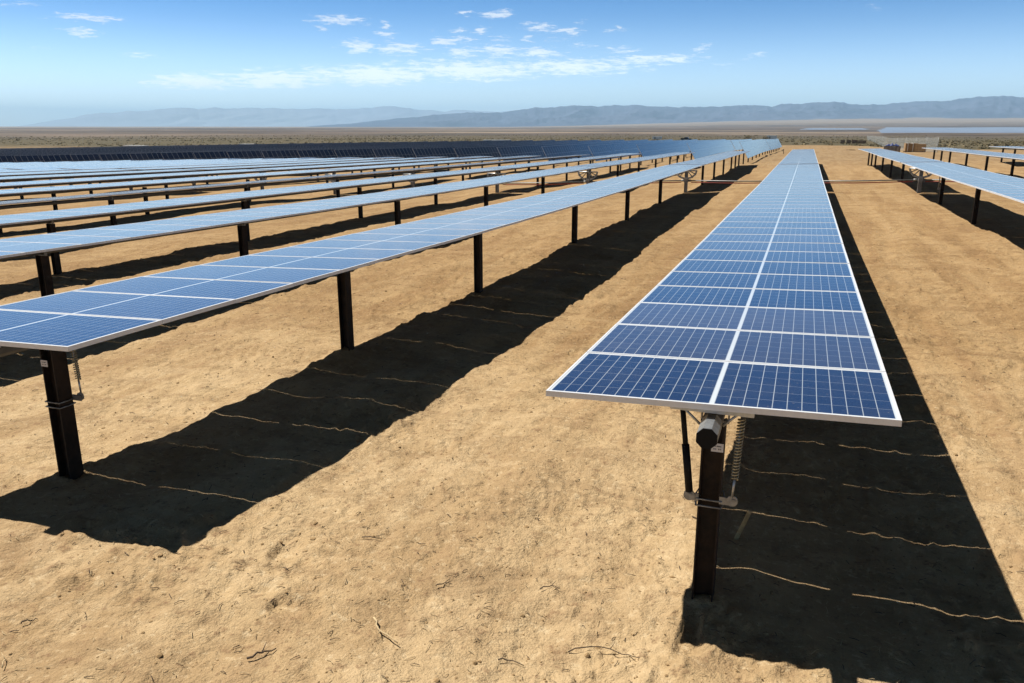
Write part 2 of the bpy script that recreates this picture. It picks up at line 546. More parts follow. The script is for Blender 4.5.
# ------------------------------------------------------------------ mountains
def ridge(name, prof, r0, r1, r2, m, seed, foot):
    xs = np.array([p[0] for p in prof], float)
    aa, hh = [], []
    for px, py in prof:
        a, e = azel(px, py)
        aa.append(a)
        hh.append(math.tan(e) * r1 + H)
    na, nr = 900, 60
    A = np.linspace(aa[0], aa[-1], na)
    top = np.interp(A, aa, hh)
    R = np.concatenate([np.linspace(r0, r1, 40), np.linspace(r1, r2, 21)[1:]])
    jag = fbm(A * 42.0, A * 0 + seed, 5, seed + 3, 0.6)
    top = top + jag * (0.0028 if foot else 0.0022) * r1 * np.clip(top / (0.02 * r1), 0, 1)
    AA, RR = np.meshgrid(A, R)
    T = np.broadcast_to(top, AA.shape)
    x, y = RR * np.sin(AA), RR * np.cos(AA)
    u = np.where(RR < r1, (RR - r0) / (r1 - r0), 1 - 0.7 * (RR - r1) / (r2 - r1))
    base = ground(x, y, False) if foot else np.full_like(x, -10.0)
    S = r1 / 12000.0
    n = fbm(x / (700 * S), y / (700 * S), 5, seed, 0.55)
    rid = 1 - np.abs(fbm(x / (620 * S), y / (1500 * S), 5, seed + 9, 0.55)) * 2.4
    sh = np.clip(u, 0, 1) ** 1.5
    env = np.sin(np.pi * np.clip(u, 0, 1))
    z = base - 2 + np.maximum(T - base, 0) * np.clip(sh * (0.93 + 0.10 * n) + env * (0.26 if foot else 0.11) * (rid - 0.60) , -0.02, 1.06)
    V = np.stack([x, y, z], -1).reshape(-1, 3)
    return tag(link(name, grid_mesh(name, V, len(R), na, False, m)), kind='structure')


M_HILL = mat("haze_tinted_mountain_slope", (0.105, 0.122, 0.175), 0.95, spec=0.1, scale=0.0015, col2=(0.075, 0.090, 0.130))  # blue of the distance haze is partly mixed into the slope colour
M_HILL2 = mat("haze_paled_remote_slope", (0.30, 0.34, 0.40), 0.95, spec=0.1, scale=0.001, col2=(0.27, 0.31, 0.365))  # base colour paled and blued to stand in for thicker haze
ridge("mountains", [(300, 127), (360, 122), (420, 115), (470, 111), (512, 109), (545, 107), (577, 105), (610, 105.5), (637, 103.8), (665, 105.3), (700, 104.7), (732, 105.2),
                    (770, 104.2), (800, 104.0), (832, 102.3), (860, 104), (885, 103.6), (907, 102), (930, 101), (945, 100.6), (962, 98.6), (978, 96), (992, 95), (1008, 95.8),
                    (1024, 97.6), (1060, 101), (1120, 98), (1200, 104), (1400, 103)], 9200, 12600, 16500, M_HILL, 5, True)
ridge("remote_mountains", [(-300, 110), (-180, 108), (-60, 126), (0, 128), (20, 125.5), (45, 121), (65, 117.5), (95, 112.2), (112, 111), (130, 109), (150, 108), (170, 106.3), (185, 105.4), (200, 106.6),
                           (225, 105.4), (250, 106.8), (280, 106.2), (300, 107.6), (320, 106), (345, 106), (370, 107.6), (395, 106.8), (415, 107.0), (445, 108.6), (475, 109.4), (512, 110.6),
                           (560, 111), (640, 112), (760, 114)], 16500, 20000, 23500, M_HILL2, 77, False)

# ------------------------------------------------------------------ haze
hz = bpy.data.materials.new("haze_air")
hz.use_nodes = True
T = NT(hz.node_tree)
pv = T.n('ShaderNodeVolumePrincipled')
pv.inputs['Color'].default_value = (0.43, 0.72, 1.0, 1)
pv.inputs['Density'].default_value = 0.000062
pv.inputs['Anisotropy'].default_value = 0.0
oo = T.n('ShaderNodeOutputMaterial')
T.t.links.new(pv.outputs[0], oo.inputs['Volume'])
hb = MB()
hb.box((0, 0, 0), (48400, 48400, 690))
tag(hb.build("haze", hz, loc=(0, 0, 690 / 2 - 60)), kind='stuff')

# ------------------------------------------------------------------ materials of the solar field
def make_panel_material(name):
    m = bpy.data.materials.new(name)
    m.use_nodes = True
    T = NT(m.node_tree)
    uv = T.n('ShaderNodeUVMap')
    s = T.n('ShaderNodeSeparateXYZ')
    T.put(s.inputs[0], uv.outputs[0])
    u, v = s.outputs[0], s.outputs[1]            # u: metres across (-1..1), v: module counter
    oi = T.n('ShaderNodeObjectInfo')
    au = T.m('ABSOLUTE', u)
    fv = T.m('FRACT', v)
    vm = T.m('ABSOLUTE', T.m('SUBTRACT', fv, 0.5))   # 0 middle .. .5 edge
    # frame and module gap (only for the far decks, near modules have their frame modelled)
    frame = T.m('MAXIMUM', T.m('GREATER_THAN', au, 0.984), T.m('GREATER_THAN', vm, 0.479))
    # white back sheet seen between the cells
    margin = T.m('MAXIMUM', T.m('GREATER_THAN', au, 0.972), T.m('GREATER_THAN', vm, 0.473))
    mid = T.m('LESS_THAN', au, 0.0125)
    cu = T.m('DIVIDE', T.m('SUBTRACT', au, 0.0145), 0.0798)
    fcu = T.m('ABSOLUTE', T.m('SUBTRACT', T.m('FRACT', cu), 0.5))
    cv = T.m('MULTIPLY', T.m('SUBTRACT', fv, 0.026), 6.0 / 0.948)
    fcv = T.m('ABSOLUTE', T.m('SUBTRACT', T.m('FRACT', cv), 0.5))
    line = T.m('MAXIMUM', T.m('MULTIPLY', T.m('GREATER_THAN', fcu, 0.470), 0.55), T.m('MULTIPLY', T.m('GREATER_THAN', fcv, 0.488), 0.36))
    bus = T.m('GREATER_THAN', T.m('ABSOLUTE', T.m('SUBTRACT', T.m('FRACT', T.m('MULTIPLY', cv, 5.0)), 0.5)), 0.475)
    white = T.m('MAXIMUM', T.m('MAXIMUM', margin, mid), line)
    # one tone per cell and per module
    mod = T.m('ADD', T.m('FLOOR', v), T.m('MULTIPLY', oi.outputs['Random'], 977.0))
    cid = T.n('ShaderNodeCombineXYZ')
    T.put(cid.inputs[0], T.m('ADD', T.m('FLOOR', cu), T.m('MULTIPLY', T.m('SIGN', u), 40)))
    T.put(cid.inputs[1], T.m('FLOOR', cv))
    T.put(cid.inputs[2], mod)
    wn = T.n('ShaderNodeTexWhiteNoise', noise_dimensions='3D')
    T.put(wn.inputs['Vector'], cid.outputs[0])
    wm = T.n('ShaderNodeTexWhiteNoise', noise_dimensions='1D')
    T.put(wm.inputs['W'], mod)
    tone = T.m('ADD', T.m('MULTIPLY', wn.outputs[0], 0.35), T.m('MULTIPLY', wm.outputs[0], 0.65))
    cell = T.mix(tone, (0.0040, 0.024, 0.088, 1), (0.0085, 0.036, 0.118, 1))
    cell = T.mix(T.m('MULTIPLY', bus, 0.12), cell, (0.30, 0.33, 0.37, 1))
    g = T.n('ShaderNodeNewGeometry')
    dust = T.noise(g.outputs['Position'], 2.6, 5.0, 0.65)
    spots = T.noise(g.outputs['Position'], 42.0, 2.0, 0.6)
    col = T.mix(white, cell, (0.58, 0.64, 0.69, 1))
    df = T.m('ADD', T.m('ADD', 0.005, T.m('MULTIPLY', T.ramp(dust, 0.4, 0.75), 0.028)), T.m('MULTIPLY', T.m('POWER', wm.outputs[0], 3.0), 0.075))
    df = T.m('ADD', df, T.m('MULTIPLY', T.ramp(spots, 0.68, 0.76), 0.30))
    col = T.mix(df, col, (0.50, 0.43, 0.34, 1))
    col = T.mix(frame, col, (0.66, 0.68, 0.70, 1))
    b = T.n('ShaderNodeBsdfPrincipled', i_Roughness=0.45)
    T.put(b.inputs['Base Color'], col)
    b.inputs['Specular IOR Level'].default_value = 0.08
    T.put(b.inputs['Coat Weight'], T.m('SUBTRACT', 1.0, frame))
    b.inputs['Coat Roughness'].default_value = 0.11
    b.inputs['Coat IOR'].default_value = 1.36
    o = T.n('ShaderNodeOutputMaterial')
    T.t.links.new(b.outputs[0], o.inputs[0])
    return m


M_PANEL = make_panel_material("solar_cells_under_glass")
M_FRAME = mat("anodised_aluminium", (0.70, 0.71, 0.73), 0.45, 0.12, vary=0.06, scale=20)
M_BACK = mat("shade_dark_rear_glass", (0.030, 0.032, 0.036), 0.35)  # rear made near black to keep the shade under the rows dark
M_STEEL = mat("weathered_dark_steel", (0.032, 0.020, 0.013), 0.65, 0.0, spec=0.2, scale=7.0, col2=(0.012, 0.009, 0.008), bump=0.15)
M_GALV = mat("galvanised_steel", (0.46, 0.48, 0.49), 0.42, 0.75, vary=0.22, scale=26)
M_GALV_D = mat("dull_galvanised_steel", (0.30, 0.30, 0.295), 0.55, 0.55, vary=0.3, scale=18)
M_TUBE = mat("shade_dark_tube_steel", (0.11, 0.11, 0.11), 0.55, 0.3, vary=0.3, scale=10)  # same tube as the galvanised end, darkened for the shade under the panels
M_BLACK = mat("black_rubber_and_paint", (0.008, 0.008, 0.009), 0.6, spec=0.12)
M_SPRING = mat("zinc_yellow_spring_wire", (0.42, 0.38, 0.27), 0.4, 0.7, vary=0.2, scale=60)
M_WHITE = mat("white_paint", (0.78, 0.78, 0.76), 0.5, vary=0.08, scale=3)
M_TAG = mat("white_paper_tag", (0.62, 0.60, 0.60), 0.7, vary=0.15, scale=80)
M_INK = mat("grey_ink", (0.12, 0.12, 0.13), 0.7)
M_RED = mat("faded_red_sleeve", (0.42, 0.075, 0.05), 0.6, vary=0.3, scale=4)
M_WOOD = mat("weathered_wood", (0.52, 0.38, 0.18), 0.8, vary=0.45, scale=12, bump=0.3)
M_CARD = mat("brown_cardboard", (0.36, 0.23, 0.11), 0.85, vary=0.25, scale=4)
M_DARKWOOD = mat("stained_pallet_wood", (0.115, 0.055, 0.035), 0.85, vary=0.4, scale=5)
M_BLUE = mat("blue_tarpaulin", (0.03, 0.055, 0.20), 0.5, vary=0.3, scale=3)
M_TWIG = mat("dry_twig_bark", (0.10, 0.065, 0.04), 0.9, vary=0.5, scale=30)
M_STRAW = mat("bleached_straw", (0.56, 0.42, 0.23), 0.9, vary=0.25, scale=30)
M_CLOD = mat("dry_earth_clod", (0.36, 0.24, 0.12), 0.95, spec=0.1, vary=0.3, scale=25)
M_LEAF = mat("dusty_scrub_leaves", (0.185, 0.160, 0.090), 0.9, spec=0.1, col2=(0.23, 0.18, 0.105), scale=0.35)
M_GLASSD = mat("dark_window_glass", (0.02, 0.022, 0.025), 0.1)
M_TYRE = mat("tyre_rubber", (0.02, 0.02, 0.02), 0.9)

PITCHM = 0.995
GAPM = 0.0085
TUBE_DROP = 0.145       # tube axis under the glass


def uv_from_local(me, vscale, v0=0.0):
    uvl = me.uv_layers.new(name="UVMap")
    co = np.empty(len(me.vertices) * 3, np.float32)
    me.vertices.foreach_get('co', co)
    co = co.reshape(-1, 3)
    vi = np.empty(len(me.loops), np.int32)
    me.loops.foreach_get('vertex_index', vi)
    uv = np.stack([co[vi, 0], co[vi, 1] * vscale + v0], 1)
    uvl.data.foreach_set('uv', uv.astype(np.float32).ravel())


def module_meshes():
    L = PITCHM - GAPM
    hx, hy, fw, dp = 1.0, L / 2, 0.0135, 0.036
    glass = MB()
    glass.add([(-hx + fw, -hy + fw, -0.002), (hx - fw, -hy + fw, -0.002), (hx - fw, hy - fw, -0.002), (-hx + fw, hy - fw, -0.002)], [(0, 1, 2, 3)], 0)
    glass.add([(-hx + fw, -hy + fw, -0.008), (hx - fw, -hy + fw, -0.008), (hx - fw, hy - fw, -0.008), (-hx + fw, hy - fw, -0.008)], [(3, 2, 1, 0)], 1)

    fr = MB()
    def bar(x0, x1, y0, y1):
        fr.box(((x0 + x1) / 2, (y0 + y1) / 2, -dp / 2), (x1 - x0, y1 - y0, dp))
    bar(-hx, hx, -hy, -hy + fw)
    bar(-hx, hx, hy - fw, hy)
    bar(-hx, -hx + fw, -hy + fw, hy - fw)
    bar(hx - fw, hx, -hy + fw, hy - fw)
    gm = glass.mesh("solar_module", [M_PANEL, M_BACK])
    uv_from_local(gm, 1.0 / L, 0.5)
    fm = fr.mesh("module_frame", [M_FRAME])
    both = MB()
    both.add(glass.v, [glass.f[0]], 0)
    both.f, both.mi, both.sm = list(glass.f), list(glass.mi), list(glass.sm)
    both.v = list(glass.v)
    b = len(both.v)
    both.v += fr.v
    for f in fr.f:
        both.f.append(tuple(b + i for i in f))
        both.mi.append(2)
        both.sm.append(False)
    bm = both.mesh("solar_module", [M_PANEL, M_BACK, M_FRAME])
    uv_from_local(bm, 1.0 / L, 0.5)
    return gm, fm, bm


GM, FM, BM = module_meshes()


class Axis:
    "line of one row over the terrain"
    def __init__(self, x0, y0, x1, y1, dz=0.0):
        self.x0, self.y0, self.x1, self.y1, self.dz = x0, y0, x1, y1, dz
        ys = np.linspace(y0 - 2, y1 + 2, 60)
        self.ys = ys
        zs = zp(self.xs(ys), ys) + dz
        k = np.ones(7) / 7
        self.zs = np.convolve(np.pad(zs, 3, mode='edge'), k, mode='valid')
        # straight torque tubes between the ends of each half would break; keep the gentle terrain curve

    def xs(self, y):
        return self.x0 + (self.x1 - self.x0) * (y - self.y0) / (self.y1 - self.y0)

    def p(self, y):
        return Vector((float(self.xs(y)), y, float(np.interp(y, self.ys, self.zs))))

    def frame(self, y, tilt):
        t = (self.p(y + 0.5) - self.p(y - 0.5)).normalized()
        x = Vector((math.cos(tilt), 0, math.sin(tilt)))
        x = (x - t * x.dot(t)).normalized()
        z = x.cross(t)
        return x, t, z


def basis(x, y, z, p):
    return Matrix(((x.x, y.x, z.x, p.x), (x.y, y.y, z.y, p.y), (x.z, y.z, z.z, p.z), (0, 0, 0, 1)))


def h_beam(mb, p, z0, z1, w=0.135, d=0.14, t=0.011):
    "wide flange post, flanges facing along x, web between them"
    zc, hh = (z0 + z1) / 2, z1 - z0
    mb.box((p.x - w / 2 + t / 2, p.y, zc), (t, d, hh))
    mb.box((p.x + w / 2 - t / 2, p.y, zc), (t, d, hh))
    mb.box((p.x, p.y, zc), (w - 2 * t, t, hh))


def rel(root, mb):
    o = root.location
    mb.v = [(a - o.x, b - o.y, c - o.z) for a, b, c in mb.v]
    return mb


def deck(ax, tilt, ya, yb, n, root, name="panel_deck"):
    "far half row: one continuous sheet of glass with a rim"
    mb = MB()
    seg = 10
    uvs = []
    rows = []
    for i in range(seg + 1):
        y = ya + (yb - ya) * i / seg
        x, t, z = ax.frame(y, tilt)
        c = ax.p(y)
        rows.append([c - x, c + x, c + x - z * 0.036, c - x - z * 0.036])
    vs = [q for r in rows for q in r]
    fs, mi = [], []
    for i in range(seg):
        b = i * 4
        fs += [(b, b + 1, b + 5, b + 4), (b + 1, b + 2, b + 6, b + 5), (b + 2, b + 3, b + 7, b + 6), (b + 3, b, b + 4, b + 7)]
        mi += [0, 2, 1, 2]
    fs += [(3, 2, 1, 0), (seg * 4, seg * 4 + 1, seg * 4 + 2, seg * 4 + 3)]
    mi += [2, 2]
    mb.v = [tuple(q) for q in vs]
    mb.f, mb.mi, mb.sm = fs, mi, [False] * len(fs)
    rel(root, mb)
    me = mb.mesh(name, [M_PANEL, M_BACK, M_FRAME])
    uvl = me.uv_layers.new(name="UVMap")
    for p in me.polygons:
        for li in p.loop_indices:
            vi = me.loops[li].vertex_index
            uvl.data[li].uv = (-1.0 if vi % 4 in (0, 3) else 1.0, n * (vi // 4) / seg)
    return link(name, me, root)


def tube_part(ax, tilt, ya, yb, root, step, seg_n=8, r=0.061):
    mb = MB()
    n = max(2, int((yb - ya) / step))
    pts = []
    for i in range(n + 1):
        y = ya + (yb - ya) * i / n
        x, t, z = ax.frame(y, tilt)
        pts.append(ax.p(y) - z * TUBE_DROP)
    mb.tube(pts, r, seg_n, smooth=False, phase=0.5)
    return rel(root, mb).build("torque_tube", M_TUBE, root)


def arc_gear(p, root):
    "half round gear rack hung under the drive post head, with spokes"
    mb = MB()
    R = 0.56
    pts = [p + Vector((R * math.cos(a), 0, R * 0.78 * math.sin(a) - 0.10)) for a in [math.radians(q) for q in (180, 205, 232, 258, 282, 308, 335, 360)]]
    for k in range(len(pts) - 1):
        d = pts[k + 1] - pts[k]
        mb.box((pts[k] + pts[k + 1]) / 2, (d.length + 0.03, 0.07, 0.095), Matrix.Rotation(-math.atan2(d.z, d.x), 3, 'Y'))
    for k in (1, 2, 5, 6):
        mb.tube([p + Vector((0, 0, -0.05)), pts[k]], 0.03, 6)
    mb.tube([pts[0], pts[-1]], 0.04, 6)
    return rel(root, mb).build("gear_rack", M_GALV, root)


POSTS = [4.86, 9.57, 14.61, 21.96, 29.4, 36.85, 45.6, 53.6, 61.0, 68.5, 76.3, 81.0, 85.7]
DRIVE_Y = 45.6


def flat_row(x0, x1, label, level, tilt_deg=1.6, group=None, dz=0.0, y0=4.5, posts=POSTS, sy=1.0, n=41):
    "level 2: every module with its frame; 1: every module; 0: sheets"
    ax = Axis(x0, 4.5, x1, 86.0, dz)
    base = ax.p(4.86)
    root = empty("solar_tracker_row", (base.x, base.y, g1(base.x, base.y)))
    tag(root, label, "solar panel row", group or "flat solar panel rows on dark steel posts")
    tilt = math.radians(tilt_deg)
    pt = PITCHM * sy
    yA, yB = y0, y0 + n * pt
    yC = DRIVE_Y + 0.33
    yD = yC + n * pt
    inv = Matrix.Translation(-root.location)
    if level == 0:
        deck(ax, tilt, yA, yB, n, root)
        deck(ax, tilt, yC, yD, n, root)
    else:
        for half in (yA, yC):
            for i in range(n):
                y = half + (i + 0.5) * pt + random.uniform(-.0028, .0028)
                x, t, z = ax.frame(y, tilt + math.radians(random.uniform(-.12, .12)))
                M = inv @ basis(x, t * sy * (1.0025 if sy < 1 else 1.0), z, ax.p(y))
                o = link("solar_module", GM if level == 2 else BM, root)
                o.matrix_local = M
                if level == 2:
                    link("module_frame", FM, o)
    tube_part(ax, tilt, yA + 0.05, yD - 0.05, root, 1.4 if level else 4.0)
    lone = False
    for k, py in enumerate(posts):
        c = ax.p(py)
        gz_ = g1(c.x, c.y)
        mb = MB()
        drive = abs(py - DRIVE_Y) < 0.01
        if drive:
            h_beam(mb, c, gz_ - 0.3, c.z - 0.20, 0.17, 0.17, 0.012)
            rel(root, mb).build("drive_post", M_GALV_D, root)
            gb = MB()
            gb.box((c.x, c.y - 0.02, c.z - 0.88), (0.20, 0.24, 0.17))
            gb.box((c.x, c.y - 0.02, c.z - 0.77), (0.13, 0.16, 0.09))
            rel(root, gb).build("gearbox", M_GALV_D, root)
            arc_gear(Vector((c.x, c.y - 0.14, c.z - 0.22)), root)
        else:
            h_beam(mb, c, gz_ - 0.3, c.z - TUBE_DROP - 0.075)
            rel(root, mb).build("post", M_STEEL, root)
        if level and not drive:
            sb = MB()     # bearing saddle
            sb.box((c.x, c.y, c.z - TUBE_DROP - 0.070), (0.17, 0.05, 0.012))
            for s in (-1, 1):
                sb.box((c.x + s * 0.082, c.y, c.z - TUBE_DROP - 0.030), (0.010, 0.05, 0.10))
            ring = [c + Vector((0.078 * math.cos(a), 0, 0.078 * math.sin(a) - TUBE_DROP)) for a in np.linspace(0, math.pi, 9)]
            sb.tube(ring, 0.014, 6)
            rel(root, sb).build("bearing", M_GALV_D, root)
    return root, ax, tilt


# ------------------------------------------------------------------ the flat rows
rowC, axC, tC = flat_row(-0.385, -0.20, "long row of blue panels running away from the camera, front end at centre right", 2, 1.7)
rowL, axL, tL = flat_row(-5.88, -6.22, "blue panel row left of the centre row, its front post near the left edge", 2, 1.4, y0=4.15, sy=0.94, n=44)
rowR, axR, tR = flat_row(5.37, 5.82, "nearest blue panel row on the right, cut by the right edge of the photo", 1, 1.4, posts=[4.9, 9.7, 15, 22.7, 30.5, 38.2, 45.6, 54.2, 61.8, 69.2, 76.8, 81.4, 85.7])
flat_row(11.0, 11.4, "second panel row on the right, behind the row the right edge cuts", 1, 1.2)
flat_row(16.6, 17.0, "farthest panel row on the right, only its pale far end showing", 1, 1.0)
ORD = ["second", "third", "fourth", "fifth", "sixth", "seventh", "eighth", "ninth", "tenth", "eleventh", "twelfth", "thirteenth", "fourteenth", "fifteenth",
       "sixteenth", "seventeenth", "eighteenth", "nineteenth", "twentieth", "twenty-first"]
TILTS = {0: 1.0, 1: 0.9, 2: 2.9, 3: 0.0, 4: -0.4, 5: -0.2}
for i, word in enumerate(ORD[:19]):
    k = i + 2
    x0 = -5.88 - 5.6 * (k - 1)
    lab = "%s flat panel row to the left of the long centre row" % word
    if k == 4:
        lab = "fourth flat panel row left of the long centre row, tipped nearly edge on"
    vis = [q for q in POSTS if q > -x0 * 0.62 - 6] if k > 4 else POSTS
    flat_row(x0, x0 - 0.25, lab, 1 if k <= 4 else 0, TILTS.get(i, random.uniform(-1.8, -0.3)), posts=vis)

# ------------------------------------------------------------------ end post fittings of the two near rows
def end_fittings(root, ax, tilt, tag_side, ystart, out, back):
    c = ax.p(4.86)
    x, t, z = ax.frame(4.86, tilt)
    gz_ = g1(c.x, c.y)
    tubez = c.z - TUBE_DROP
    # tube end, the shade inside its open mouth drawn as a black disc
    e = ax.p(ystart + 0.03)
    mb = MB()
    q = e - z * TUBE_DROP
    mb.tube([q - t * out, q + t * 0.06], 0.0625, 8, smooth=False, phase=0.5)
    rel(root, mb).build("tube_collar", M_GALV, root)
    mb = MB()
    mb.tube([q - t * (out + 0.012), q - t * (out + 0.001)], 0.0630, 8, smooth=False, phase=0.5)
    rel(root, mb).build("tube_mouth_shade", M_BLACK, root)
    # module rail over the tube, each with its two struts
    for yy in (ystart + 0.06, 4.80):
        cc = ax.p(yy)
        mb = MB()
        mb.box(cc - z * 0.052, (0.48, 0.035, 0.030))
        for s in (-1, 1):
            mb.tube([cc - z * 0.06 + x * (s * 0.155), cc - z * (TUBE_DROP) + x * (s * 0.066)], 0.008, 6)
        rel(root, mb).build("rail_bracket", M_GALV, root)
    zb = gz_ + 0.74
    yb = c.y + 0.055 * back
    # black damper on the left
    top = c + x * -0.20 - z * 0.07 + Vector((0, 0.10 * back, 0))
    bot = Vector((c.x - 0.122, yb + 0.04 * back, zb + 0.03))
    m_ = top.lerp(bot, 0.48)
    mb = MB()
    mb.tube([top, m_], 0.017, 10)
    mb.tube([m_, bot], 0.024, 10)
    rel(root, mb).build("damper", M_BLACK, root)
    # spring and its rod on the right
    top = c + x * (0.165 if back < 0 else 0.10) - z * 0.07 + Vector((0, 0.10 * back, 0))
    bot = Vector((c.x + 0.142, yb + 0.04 * back, zb + 0.03))
    d = bot - top
    mb = MB()
    mb.tube([top, top + d * 0.14], 0.008, 6)
    mb.tube([top + d * 0.80, bot], 0.008, 6)
    mb.tube([top + d * 0.10, top + d * 0.82], 0.006, 6)
    rel(root, mb).build("spring_rod", M_GALV, root)
    mb = MB()
    dn = d.normalized()
    u = dn.cross(Vector((0, 1, 0))).normalized()
    w = dn.cross(u)
    pts = []
    turns = 20
    for k in range(turns * 10 + 1):
        a = 2 * math.pi * k / 10
        f = 0.14 + 0.66 * k / (turns * 10)
        pts.append(top + d * f + (u * math.cos(a) + w * math.sin(a)) * 0.019)
    mb.tube(pts, 0.0060, 5)
    rel(root, mb).build("coil_spring", M_SPRING, root)
    # clamp plates and the two rods round the post
    for s, lx in ((-1, -0.122), (1, 0.142)):
        mb = MB()
        pc = Vector((c.x + lx, yb + 0.03 * back, zb))
        prof = [(0.036 * math.cos(a), 0.036 * math.sin(a)) for a in np.linspace(0, 2 * math.pi, 15)[:-1]]
        n = len(prof)
        vs = [pc + Vector((a, -0.006, b)) for a, b in prof] + [pc + Vector((a, 0.006, b)) for a, b in prof]
        mb.add(vs, [tuple(range(n)), tuple(range(2 * n - 1, n - 1, -1))] + [(i, i + n, (i + 1) % n + n, (i + 1) % n) for i in range(n)])
        mb.box((c.x + (lx + s * 0.075) / 2 + s * 0.004, yb + 0.018 * back, zb - 0.012), (abs(lx) - 0.075 + 0.03, 0.010, 0.05))
        mb.tube([pc + Vector((0.008, -0.012, 0.004)), pc + Vector((0.008, 0.012, 0.004))], 0.012, 8)
        rel(root, mb).build("clamp_plate", M_GALV_D, root)
    for dz in (0.0, -0.045):
        mb = MB()
        hw, hd = 0.078, 0.080
        ctr = Vector((c.x, c.y, zb - 0.02 + dz))
        loop = [(-hw, -hd), (hw, -hd - 0.002), (hw + 0.01, 0), (hw, hd), (-hw, hd), (-hw - 0.01, 0), (-hw, -hd)]
        mb.tube([ctr + Vector((a, b, 0)) for a, b in loop], 0.006, 6, cap=False)
        rel(root, mb).build("clamp_rod", M_GALV_D, root)
    # paper tag with two lines of print on the post
    mb = MB()
    tz = tubez - 0.225
    cx_ = c.x + tag_side
    ty = c.y - 0.070 - 0.003
    mb.box((cx_, ty, tz), (0.074, 0.003, 0.056))
    tg = rel(root, mb).build("paper_tag", M_TAG, root)
    mb = MB()
    for row, zz in enumerate((0.010, -0.009)):
        for k, (o_, w_) in enumerate(((-0.020, 0.007), (-0.010, 0.008), (0.001, 0.006), (0.010, 0.008), (0.020, 0.005))):
            if row == 1 and k == 2:
                continue
            mb.box((cx_ + o_, ty - 0.0022, tz + zz), (w_, 0.001, 0.009 if k != 1 else 0.006))
    ob = rel(root, mb).build("print", M_INK, root)
    ob.parent = tg
    return c


end_fittings(rowC, axC, tC, 0.030, 4.5, 0.20, -1)
end_fittings(rowL, axL, tL, -0.030, 4.15, 0.10, 1)

# small clamp with spring on one post of the right hand row
c = axR.p(38.2)
mb = MB()
mb.box((c.x - 0.13, c.y - 0.05, c.z - 0.85), (0.10, 0.05, 0.09))
mb.tube([c + Vector((-0.16, -0.05, -0.07)), c + Vector((-0.14, -0.05, -0.82))], 0.02, 8)
rel(rowR, mb).build("damper", M_GALV_D, rowR)

# ------------------------------------------------------------------ drive shafts between the rows
names = [(-17.1, -11.6), (-11.6, -6.05), (-6.05, -0.29), (-0.29, 5.55), (5.55, 11.2)]
labs = ["red and grey drive shaft between second and third rows left of the long centre row",
        "red and grey drive shaft between first and second rows left of the centre row",
        "red and grey drive shaft crossing the sand on the left of the long centre row",
        "red and grey drive shaft crossing the sand on the right of the long centre row",
        "red and grey drive shaft on the far side of the nearest right hand row"]
for (xa, xb), lab in zip(names, labs):
    za = float(zp(np.array(xa), np.array(DRIVE_Y))) - 0.88
    zb = float(zp(np.array(xb), np.array(DRIVE_Y))) - 0.88
    if xa < -0.5 and xb < 0:
        pass
    A, B = Vector((xa + 0.11, DRIVE_Y, za)), Vector((xb - 0.11, DRIVE_Y, zb))
    root = empty("drive_shaft", tuple((A + B) / 2))
    tag(root, lab, "drive shaft", "drive shafts crossing between the rows")
    mb = MB()
    mb.tube([A, A.lerp(B, .5) + Vector((0, 0, -.02)), B], 0.032, 12)
    rel(root, mb).build("shaft", M_GALV_D, root)
    mb = MB()
    mb.tube([A.lerp(B, .03) + Vector((0, -.02, -.085)), A.lerp(B, .5) + Vector((0, -.02, -.125)), B.lerp(A, .03) + Vector((0, -.02, -.085))], 0.026, 8)
    rel(root, mb).build("sleeve", M_RED, root)
    for k, q in enumerate((A, B)):
        mb = MB()
        d_ = (B - A).normalized() * (1 if k == 0 else -1)
        mb.tube([q, q + d_ * 0.16], 0.06, 12)
        rel(root, mb).build("coupling", M_GALV_D, root)

# ------------------------------------------------------------------ the far block of steeply tilted rows
FAR0, FAR1 = 92.0, 190.0
for i in range(43):
    x0 = -6.25 - 5.6 * i
    flat = i == 34
    ax = Axis(x0, FAR0, x0 + (0.9 if i < 3 else 0.3), FAR1, 0.5 if flat else 0.0)
    b = ax.p(FAR0)
    root = empty("tilted_tracker_row", (b.x, b.y, g1(b.x, b.y)))
    if i == 0:
        lab, grp = "rightmost of the steeply tilted blue panel rows, beside the open sand lane", "steeply tilted far rows"
    elif flat:
        lab, grp = "pale flat row inside the dark field of tilted rows at far left", "steeply tilted far rows"
    else:
        lab, grp = "steeply tilted dark blue panel row in the packed far field behind the flat rows", "dark tilted rows packed in the far field"
    tag(root, lab, "solar panel row", grp)
    tilt = math.radians(1.0 if flat else -61 + random.uniform(-1.2, 1.2))
    mid_ = (FAR0 + FAR1) / 2 + (random.uniform(-1, 1) if i else 0)
    deck(ax, tilt, FAR0, mid_ - 0.35, 48, root)
    deck(ax, tilt, mid_ + 0.35, FAR1, 48, root)
    tube_part(ax, tilt, FAR0 + 0.1, FAR1 - 0.1, root, 8.0)
    if i < 4:
        for py in np.linspace(FAR0 + 0.5, FAR1 - 0.5, 15):
            c = ax.p(float(py))
            mb = MB()
            h_beam(mb, c, g1(c.x, c.y) - 0.3, c.z - 0.22)
            rel(root, mb).build("post", M_STEEL, root)

